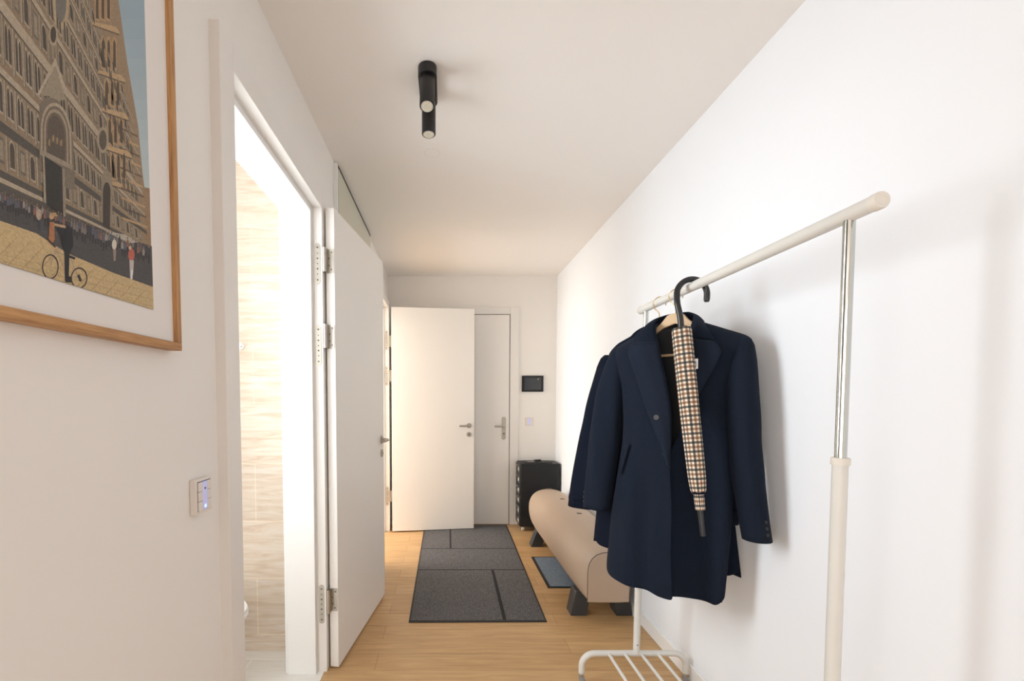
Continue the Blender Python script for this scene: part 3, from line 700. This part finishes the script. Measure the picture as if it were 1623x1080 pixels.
def coat(name, label, cy, P, mat):
    t = thing(name, label, 'coat', (RX+.005, cy, 0), TH)
    sL, sR = P['sL'], P['sR']; zh = P['hem']; B, BK = P['b'], P['bk']
    def ztop(s):
        a = abs(s); return lerp_tab([(0, 1.640), (.06, 1.634), (.10, 1.612), (.17, 1.580), (.23, 1.553), (.262, 1.530)], a)
    def nf(s, z):
        l, r = smooth_tab(sL, z), smooth_tab(sR, z); c = (l+r)/2; w = (r-l)/2
        u = min(1, abs((s-c)/w)); ex = 2.6+3.4*max(0, min(1, (z-1.2)/.25)); prof = max(0, 1-u**ex)**.5
        qd = max(0, ztop(s)-z); rise = (1-math.exp(-qd/.05))**.6
        low = max(0, min(1, (1.22-z)/.4))
        fold = low*P['fold']*(math.sin(s*34+P['ph'])+.5*math.sin(s*61+1.3+z*2))*(1-u**4)
        drag = .004*math.sin(z*19+s*12)*(1-u**2)
        return (B+.018*low)*prof*rise+fold*prof+drag*rise
    def pt(s, z, off): return (s, -(nf(s, z)+off), z)
    def panel(nm, f0, f1, off, ncol, nrow, hemf):
        m = MB(); vs = []
        for j in range(nrow+1):
            for i in range(ncol+1):
                u = i/ncol; v = j/nrow
                # columns follow the side/edge curves; top end at the shoulder line
                zz = zh+(1.6-zh)*v
                s = smooth_tab(f0, zz)*(1-u)+smooth_tab(f1, zz)*u
                zt = ztop(s); zb = zh+hemf(u)
                z = zb+(zt-zb)*v
                s = smooth_tab(f0, z)*(1-u)+smooth_tab(f1, z)*u
                z = min(z, ztop(s))
                vs.append(pt(s, z, off(u, z) if callable(off) else off))
        fs = [(j*(ncol+1)+i, j*(ncol+1)+i+1, (j+1)*(ncol+1)+i+1, (j+1)*(ncol+1)+i) for j in range(nrow) for i in range(ncol)]
        return m.add(vs, fs).build(nm, mat, t, solid=.004, subd=1, angle=180)
    panel('front_panel', sL, P['eL'], (lambda u, z: .007+P['open']*(u**4*max(0, min(1, (1.1-z)/.4))-1.9*(1-u)**3*max(0, min(1, (1.45-z)/.2)))), 14, 40, lambda u: .030*max(0, 1-u/.16)**2)
    panel('front_panel', P['eR'], sR, (lambda u, z: -.003-(.010*(1-u)**2+.070*math.sin(PI*min(1, u))**.8*max(0, min(1, (1.35-z)/.35)))*P['open']/.016), 14, 40, lambda u: .030*max(0, (u-.84)/.16)**2+P.get('hr', 0))
    # back and lining
    for nm, mt, nn, z_b in (('back_panel', mat, -BK, zh+.004), ('lining', M['lining'], -BK+.008, zh+.03)):
        m = MB(); vs = []; nc, nr = 20, 34
        for j in range(nr+1):
            for i in range(nc+1):
                v = j/nr; u = i/nc*2-1; zz = z_b+(1.60-z_b)*v
                s = smooth_tab(sL, zz)*(1-u)/2+smooth_tab(sR, zz)*(1+u)/2
                zt = ztop(s)-(.028*math.exp(-(s/.05)**2)); z = z_b+(zt-z_b)*v
                sh = (1-math.exp(-max(0, ztop(s)-z)/.05))**.6
                edge = max(0, 1-abs(u)**3)**.5
                vs.append((s*((.93 if nm == 'lining' else .955) if P['open'] > .01 else (.96 if nm == 'lining' else 1)), -nn*edge*sh+(.006*math.sin(s*30)*max(0, 1.1-z)*edge), z))
        fs = [(j*(nc+1)+i, j*(nc+1)+i+1, (j+1)*(nc+1)+i+1, (j+1)*(nc+1)+i) for j in range(nr) for i in range(nc)]
        m.add(vs, fs).build(nm, mt, t, solid=.003, angle=180)
    # sleeves
    for sg, tab in ((-1, P['slL']), (1, P['slR'])):
        m = MB(); vs = []; seg = 28; prof = []
        zs = [a[0] for a in tab]; top, bot = max(zs), min(zs); nr = 46
        to = [(a[0], a[1]) for a in tab]; ti = [(a[0], a[2]) for a in tab]; th = [(a[0], a[3]) for a in tab]; tn = [(a[0], a[4]) for a in tab]
        for j in range(nr+1):
            v = j/nr; v = v**1.5 if v < 1 else 1; z = top-(top-bot)*v
            f = smooth_tab if (top-z > .10 and z-bot > .04) else lerp_tab
            a, b, h_, n_ = f(to, z), f(ti, z), f(th, z), f(tn, z); c = (a+b)/2; w = abs(a-b)/2
            wr = .0015*math.sin(z*30+sg)*math.exp(-((z-1.18)/.14)**2)
            for k in range(seg):
                th_ = 2*PI*k/seg; cs, sn = math.cos(th_), math.sin(th_)
                x = c+(w+wr)*math.copysign(abs(cs)**.85, cs); y = -(n_+h_*math.copysign(abs(sn)**.85, sn)*(1+.09*math.sin(x*55+z*5)))
                vs.append((x, y, z+(P['cuffslope']*(x-c) if v > .97 else 0)))
        fs = [(j*seg+k, j*seg+(k+1) % seg, (j+1)*seg+(k+1) % seg, (j+1)*seg+k) for j in range(nr) for k in range(seg)]+[tuple(range(seg))]
        so = m.add(vs, fs).build('sleeve', mat, t, solid=.003, angle=180)
        # dark opening inside the cuff, and cuff buttons or strap
        a, b, h_, n_ = to[zs.index(bot)][1], ti[zs.index(bot)][1], th[zs.index(bot)][1], tn[zs.index(bot)][1]; c = (a+b)/2; w = abs(a-b)/2
        MB().prism([(c+w*.93*math.cos(2*PI*k/20), -(n_+h_*.93*math.sin(2*PI*k/20))) for k in range(20)], 2, bot+.012, bot+.014).build('sleeve_lining', M['lining'], so)
        if P['cuff'] == 'button':
            for k in range(3):
                z = bot+.028+k*.021; ss = lerp_tab(to, z)
                disc(MB(), (ss-sg*.008, -(lerp_tab(tn, z)+.02), z), (sg*.8, -.6, 0), .0065, .006, 12).build('cuff_button', M['button'], so)
        else:
            mm = MB(); vv = []
            for z in (bot+.035, bot+.06):
                a, b = lerp_tab(to, z), lerp_tab(ti, z); c2, w2 = (a+b)/2, abs(a-b)/2+.003
                for k in range(15):
                    th_ = PI*1.05*k/14-.05; vv.append((c2+w2*math.cos(th_), -(lerp_tab(tn, z)+(lerp_tab(th, z)+.003)*math.sin(th_)), z))
            mm.add(vv, [(k, k+1, 15+k+1, 15+k) for k in range(14)]).build('cuff_strap', mat, so, solid=.004)
    # lapels
    for key in ('lapL', 'lapR'):
        outer, roll = resample([(a, b, 0) for a, b in P[key][0]], 22), resample([(a, b, 0) for a, b in P[key][1]], 22)
        vs = []; nc = 8
        for i in range(22):
            for k in range(nc+1):
                u = k/nc; p_ = roll[i].lerp(outer[i], u); v = i/21
                lift = .011+.013*math.sin(PI*min(1, u*1.15))*(1-v*.5)+(.010+.010*u)*u*(1-v*.7)
                vs.append(pt(p_.x, p_.y, lift))
        fs = [(i*(nc+1)+k, i*(nc+1)+k+1, (i+1)*(nc+1)+k+1, (i+1)*(nc+1)+k) for i in range(21) for k in range(nc)]
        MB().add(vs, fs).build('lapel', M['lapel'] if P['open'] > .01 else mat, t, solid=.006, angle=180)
    # collar
    inner = catmull(P['cin'], 8); outer = catmull(P['cout'], 8)
    n_ = len(inner); vs = []; nc = 8
    for i in range(n_):
        for k in range(nc+1):
            u = k/nc; p_ = inner[i].lerp(outer[i], u); b_ = .012*math.sin(PI*u)
            edge = abs(i/(n_-1)-.5)*2
            vs.append((p_.x*(1+.02*math.sin(PI*u)), -(p_.y+b_*edge+.004), p_.z+b_*.9*(1-edge*.6)))
    fs = [(i*(nc+1)+k, i*(nc+1)+k+1, (i+1)*(nc+1)+k+1, (i+1)*(nc+1)+k) for i in range(n_-1) for k in range(nc)]
    MB().add(vs, fs).build('collar', mat, t, solid=.006, subd=1, angle=180)
    for (s, z, off) in P['btn']:
        c_ = Vector(pt(s, z, off)); b = disc(MB(), c_, (0, -1, 0), .0115, .005, 20).build('button', M['button'], t, bevel=.0015)
        mm = MB()
        for dx, dz in ((-.003, .003), (.003, .003), (-.003, -.003), (.003, -.003)): disc(mm, c_+Vector((dx, -.005, dz)), (0, -1, 0), .0013, .0004, 8)
        mm.build('thread_hole', M['gap'], b)
    for (a, b, c_, d_) in P['pk']:      # slanted pocket welts
        vs = []
        for i in range(9):
            s = a+(c_-a)*i/8; z = b+(d_-b)*i/8
            vs += [pt(s-.009, z-.004, .0095), pt(s+.009, z+.004, .0095)]
        MB().add(vs, [(2*i, 2*i+1, 2*i+3, 2*i+2) for i in range(8)]).build('pocket_welt', mat, t, solid=.002)
    return t
P1 = dict(open=.016, hem=.560, b=.078, bk=.030, fold=.012, ph=.6, cuff='button', cuffslope=0., hr=-.012,
    sL=[(1.60, -.235), (1.545, -.258), (1.48, -.236), (1.38, -.212), (1.14, -.218), (.84, -.262), (.56, -.285)],
    sR=[(1.60, .232), (1.535, .252), (1.46, .226), (1.38, .207), (1.17, .205), (.87, .207), (.56, .188)],
    eL=[(1.64, -.062), (1.60, -.058), (1.54, -.036), (1.42, -.004), (1.30, .018), (1.1, .022), (.92, .036), (.56, .050)],
    eR=[(1.64, .064), (1.60, .066), (1.54, .072), (1.30, .068), (1.2, .045), (1.1, .0), (.56, -.01)],
    slL=[(1.549, -.236, -.206, .008, 0), (1.540, -.252, -.188, .018, .002), (1.515, -.267, -.182, .030, .004), (1.47, -.285, -.186, .042, .008), (1.36, -.318, -.198, .052, .010), (1.2, -.343, -.212, .054, .012), (1.016, -.360, -.232, .048, .018), (.9, -.369, -.246, .044, .020), (.832, -.372, -.255, .042, .020)],
    slR=[(1.546, .236, .206, .008, 0), (1.536, .248, .190, .018, .002), (1.512, .259, .184, .030, .006), (1.46, .268, .184, .042, .012), (1.40, .274, .186, .048, .016), (1.285, .284, .190, .052, .024), (1.12, .298, .204, .048, .034), (1.046, .306, .212, .046, .038), (.9, .324, .238, .042, .040), (.836, .334, .249, .040, .040)],
    lapL=([(-.131, 1.553), (-.152, 1.524), (-.135, 1.47), (-.110, 1.405), (-.078, 1.30), (-.048, 1.22), (-.018, 1.155), (.016, 1.075)], [(-.038, 1.545), (-.03, 1.52), (-.016, 1.46), (-.004, 1.42), (.010, 1.345), (.018, 1.29), (.021, 1.20), (.024, 1.065)]),
    lapR=([(.160, 1.528), (.183, 1.490), (.170, 1.448), (.150, 1.408), (.125, 1.358), (.100, 1.305), (.082, 1.268), (.062, 1.225)], [(.076, 1.548), (.075, 1.52), (.073, 1.47), (.071, 1.42), (.070, 1.36), (.068, 1.30), (.062, 1.255), (.055, 1.215)]),
    cin=[(-.036, .074, 1.538), (-.056, .066, 1.578), (-.068, .040, 1.612), (-.062, .004, 1.645), (-.035, -.020, 1.660), (0, -.028, 1.663), (.035, -.020, 1.660), (.062, .004, 1.640), (.069, .040, 1.606), (.070, .066, 1.575), (.076, .074, 1.545)],
    cout=[(-.140, .078, 1.548), (-.130, .072, 1.575), (-.112, .045, 1.604), (-.098, .004, 1.622), (-.055, -.040, 1.622), (0, -.050, 1.618), (.055, -.040, 1.618), (.098, .004, 1.612), (.115, .045, 1.592), (.140, .072, 1.562), (.160, .078, 1.530)],
    btn=[(-.030, 1.252, .024), (.008, 1.115, .012)],
    pk=[(-.150, 1.135, -.188, 1.01)])
coat('overcoat', 'navy wool overcoat hanging in front with lapels and checked umbrella before it', 1.748, P1, M['cloth'])
P2 = dict(open=.004, hem=.640, b=.030, bk=.028, fold=.004, ph=2.2, cuff='strap', cuffslope=0.,
    sL=[(1.60, -.15), (1.53, -.240), (1.45, -.225), (1.2, -.235), (.9, -.270), (.62, -.292)],
    sR=[(1.60, .15), (1.53, .235), (1.45, .215), (1.2, .225), (.9, .285), (.62, .318)],
    eL=[(1.64, -.062), (1.60, -.058), (1.3, .0), (.62, .03)], eR=[(1.64, .062), (1.60, .060), (1.3, .05), (1.1, .0), (.62, -.01)],
    slL=[(1.525, -.246, -.226, .012, 0), (1.51, -.262, -.205, .028, 0), (1.475, -.278, -.195, .036, 0), (1.38, -.306, -.20, .040, 0), (1.271, -.336, -.215, .042, 0), (1.054, -.384, -.25, .040, 0), (.9, -.410, -.28, .038, 0), (.795, -.424, -.296, .036, 0)],
    slR=[(1.52, .236, .216, .012, 0), (1.505, .246, .195, .028, .004), (1.45, .252, .185, .034, .01), (1.3, .262, .185, .036, .016), (1.1, .280, .195, .034, .02), (.95, .296, .212, .032, .022), (.850, .306, .222, .030, .022)],
    lapL=([(-.13, 1.55), (-.15, 1.52), (-.08, 1.35), (0, 1.2)], [(-.045, 1.55), (-.03, 1.5), (.0, 1.32), (.01, 1.19)]),
    lapR=([(.13, 1.55), (.15, 1.52), (.09, 1.35), (.03, 1.2)], [(.055, 1.55), (.06, 1.5), (.05, 1.32), (.02, 1.19)]),
    cin=[(-.04, .026, 1.55), (-.06, .024, 1.585), (-.064, .012, 1.618), (-.05, -.012, 1.64), (0, -.024, 1.648), (.05, -.012, 1.64), (.064, .012, 1.618), (.06, .024, 1.585), (.045, .026, 1.55)],
    cout=[(-.13, .028, 1.55), (-.12, .026, 1.58), (-.108, .014, 1.602), (-.08, -.02, 1.61), (0, -.034, 1.608), (.08, -.02, 1.61), (.108, .014, 1.602), (.12, .026, 1.58), (.13, .028, 1.55)],
    btn=[], pk=[])
coat('overcoat', 'darker navy coat with cuff straps, mostly hidden behind the front overcoat', 1.880, P2, M['cloth2'])

um = thing('umbrella', 'folded checked umbrella with black crook handle hooked over the rack rail', 'umbrella', (0, 0, 0), 0)
top = Vector((.852, 1.612, 1.578)); bot = Vector((.889, 1.530, .935)); dr = (bot-top).normalized()
cxk, czk, rk_ = .8985, 1.7045, .0555
hp = [top+dr*.03, top-dr*.01, top-dr*.05, Vector((cxk-rk_, 1.624, 1.665)), Vector((cxk-rk_, 1.630, 1.695))]+[Vector((cxk-rk_*math.cos(t), 1.632, czk+rk_*math.sin(t))) for t in [PI*k/12 for k in range(1, 12)]]+[Vector((cxk+rk_, 1.632, czk)), Vector((cxk+rk_-.001, 1.632, 1.678))]
hp = catmull(hp, 4)
MB().tube(hp, [.0105]*(len(hp)-3)+[.0105, .0098, .0075], 18).build('handle', M['handle'], um)
# furled canopy with uv in metres
L = (bot-top).length; u_ = dr.cross(Vector((0, 1, 0))).normalized(); w_ = dr.cross(u_)
rt = [(0, .0310), (.01, .0325), (.10, .0325), (.25, .0320), (.40, .0300), (.52, .0275), (.565, .0240), (.58, .0150), (.59, .0160), (.63, .0150)]
seg = 40; nr = 90; vs = []; uvs = []
for j in range(nr+1):
    d = L*1.0*j/nr; r_ = lerp_tab(rt, d*.63/L)
    for k in range(seg+1):
        a = 2*PI*k/seg; tw = a+.9*j/nr
        ridge = 1+.045*math.sin(a*5+j*.05)+(.10 if abs((a-4.4)) < .25 else 0)
        p_ = top+dr*d+(u_*math.cos(a)+w_*math.sin(a))*r_*ridge
        vs.append(p_); uvs.append((a*.0325, d))
fs = [(j*(seg+1)+k, j*(seg+1)+k+1, (j+1)*(seg+1)+k+1, (j+1)*(seg+1)+k) for j in range(nr) for k in range(seg)]
me = bpy.data.meshes.new('canopy'); me.from_pydata([tuple(v) for v in vs], [], fs); uvl = me.uv_layers.new(name='UVMap')
for lp_ in me.loops: uvl.data[lp_.index].uv = uvs[lp_.vertex_index]
for p_ in me.polygons: p_.use_smooth = True
me.materials.append(M['plaid']); cn = bpy.data.objects.new('canopy', me); C.objects.link(cn); cn.parent = um; cn['label'] = 'rolled canopy in cream, brown and black check'
disc(MB(), top+dr*.001, dr, .0305, .003, 30).build('canopy_top', M['plaid'], um)
MB().tube([bot-dr*.075, bot-dr*.055], .0215, 24).build('closing_strap', M['cloth2'], cn)
MB().tube([bot-dr*.02, bot+dr*.075, bot+dr*.09], [.0105, .0085, .0080], 18).build('ferrule', M['ferrule'], um)
tg = top+dr*.13+Vector((.034, -.004, 0))
MB().box(tg.x-.006, tg.x+.010, tg.y-.001, tg.y+.001, tg.z-.018, tg.z+.018).build('cloth_tag', M['tag'], um)
MB().box(tg.x, tg.x+.005, tg.y-.0013, tg.y-.0009, tg.z-.012, tg.z+.010).build('tag_mark', plain('tag_print', (.35, .37, .42), .8), um)

# ------------------------------------------------------------------ bathroom things
tl = thing('toilet', 'white wall-hung toilet, its rim just visible inside the bathroom', 'toilet', (-1.448, 1.90, -.03), 0)
def tring(z, L, w):
    pts = [(0, -w*.9, z), (L*.45, -w, z)]+[(L-w*1.15+w*1.15*math.sin(t), -w*math.cos(t), z) for t in [PI*k/14 for k in range(1, 14)]]+[(L*.45, w, z), (0, w*.9, z)]
    return pts
rr_ = [tring(.10, .22, .10), tring(.16, .30, .13), tring(.26, .44, .16), tring(.34, .53, .178), tring(.385, .555, .182)]
n = len(rr_[0]); vs = [v for r_ in rr_ for v in r_]
fs = [(i*n+k, i*n+(k+1) % n, (i+1)*n+(k+1) % n, (i+1)*n+k) for i in range(4) for k in range(n)]+[tuple(range(n)), tuple(range(4*n, 5*n))]
MB().add(vs, fs).build('bowl', M['ceram'], tl, angle=60)
sr = [(x, y) for x, y, z in tring(0, .567, .186)]
MB().prism(sr, 2, .386, .402).build('seat', M['ceram'], tl, bevel=.004); MB().prism([(x*.99+.002, y*.98) for x, y in sr], 2, .4025, .418).build('lid', M['ceram'], tl, bevel=.005)
hk = thing('towel_hook', 'small white round hook on the bathroom tiles', 'hook', (-1.045, 2.265, 1.593), 0)
disc(MB(), (0, -.0005, 0), (0, -1, 0), .018, .008, 20).build('hook_plate', M['ceram'], hk)
MB().tube([(0, -.007, 0), (0, -.030, 0), (0, -.036, .002)], [.007, .009, .017], 18).build('hook_knob', M['ceram'], hk)

# ------------------------------------------------------------------ light
def area(name, loc, rot, sx, sy, power, col):
    l = bpy.data.lights.new(name, 'AREA'); l.shape = 'RECTANGLE'; l.size = sx; l.size_y = sy; l.energy = power; l.color = col
    o = bpy.data.objects.new(name, l); C.objects.link(o); o.location = loc; o.rotation_euler = rot
    return o
area('window_daylight_left', (-4.15, -1.75, 1.35), (0, -PI/2, 0), 2.0, 2.9, 74, (.96, .975, 1.))     # faces +x
area('window_daylight_rear', (-2.25, -3.55, 1.3), (PI/2, 0, 0), 2.7, 2.1, 74, (.96, .975, 1.))     # faces +y
area('bathroom_daylight', (-1.39, 1.38, 1.66), (0, -PI/2, 0), 1.3, .95, 24, (.88, .945, 1.)).data.spread = math.radians(125)
area('bathroom_tile_fill', (-1.35, .40, 1.25), (PI/2, 0, 0), 1.0, 2.2, 9, (1., .98, .96))  # unseen area light added to light the bathroom tiles evenly
area('side_room_daylight', (-3.1, 3.85, 1.4), (0, -PI/2, 0), 1.9, 1.4, 105, (1., .975, .93))
w = bpy.data.worlds.new('daylight'); S.world = w; w.use_nodes = True
bg = w.node_tree.nodes['Background']; bg.inputs[0].default_value = (.9, .95, 1, 1); bg.inputs[1].default_value = 1.0

# ------------------------------------------------------------------ camera
cd_ = bpy.data.cameras.new('camera'); cam = bpy.data.objects.new('camera', cd_); C.objects.link(cam)
cd_.sensor_width = 36; cd_.lens = 36*700/1623
cam.location = (0, 0, 1.32); cam.rotation_euler = (PI/2-math.radians(2.4), 0, 0)
cd_.shift_x = (811.5-707)/1623; cd_.shift_y = (634+700*math.tan(math.radians(2.4))-540)/1623
cd_.clip_start = .02
S.camera = cam
S.cycles.max_bounces = 16; S.cycles.diffuse_bounces = 9
S.view_settings.view_transform = 'Standard'; S.view_settings.look = 'None'; S.view_settings.exposure = 0; S.view_settings.gamma = 1
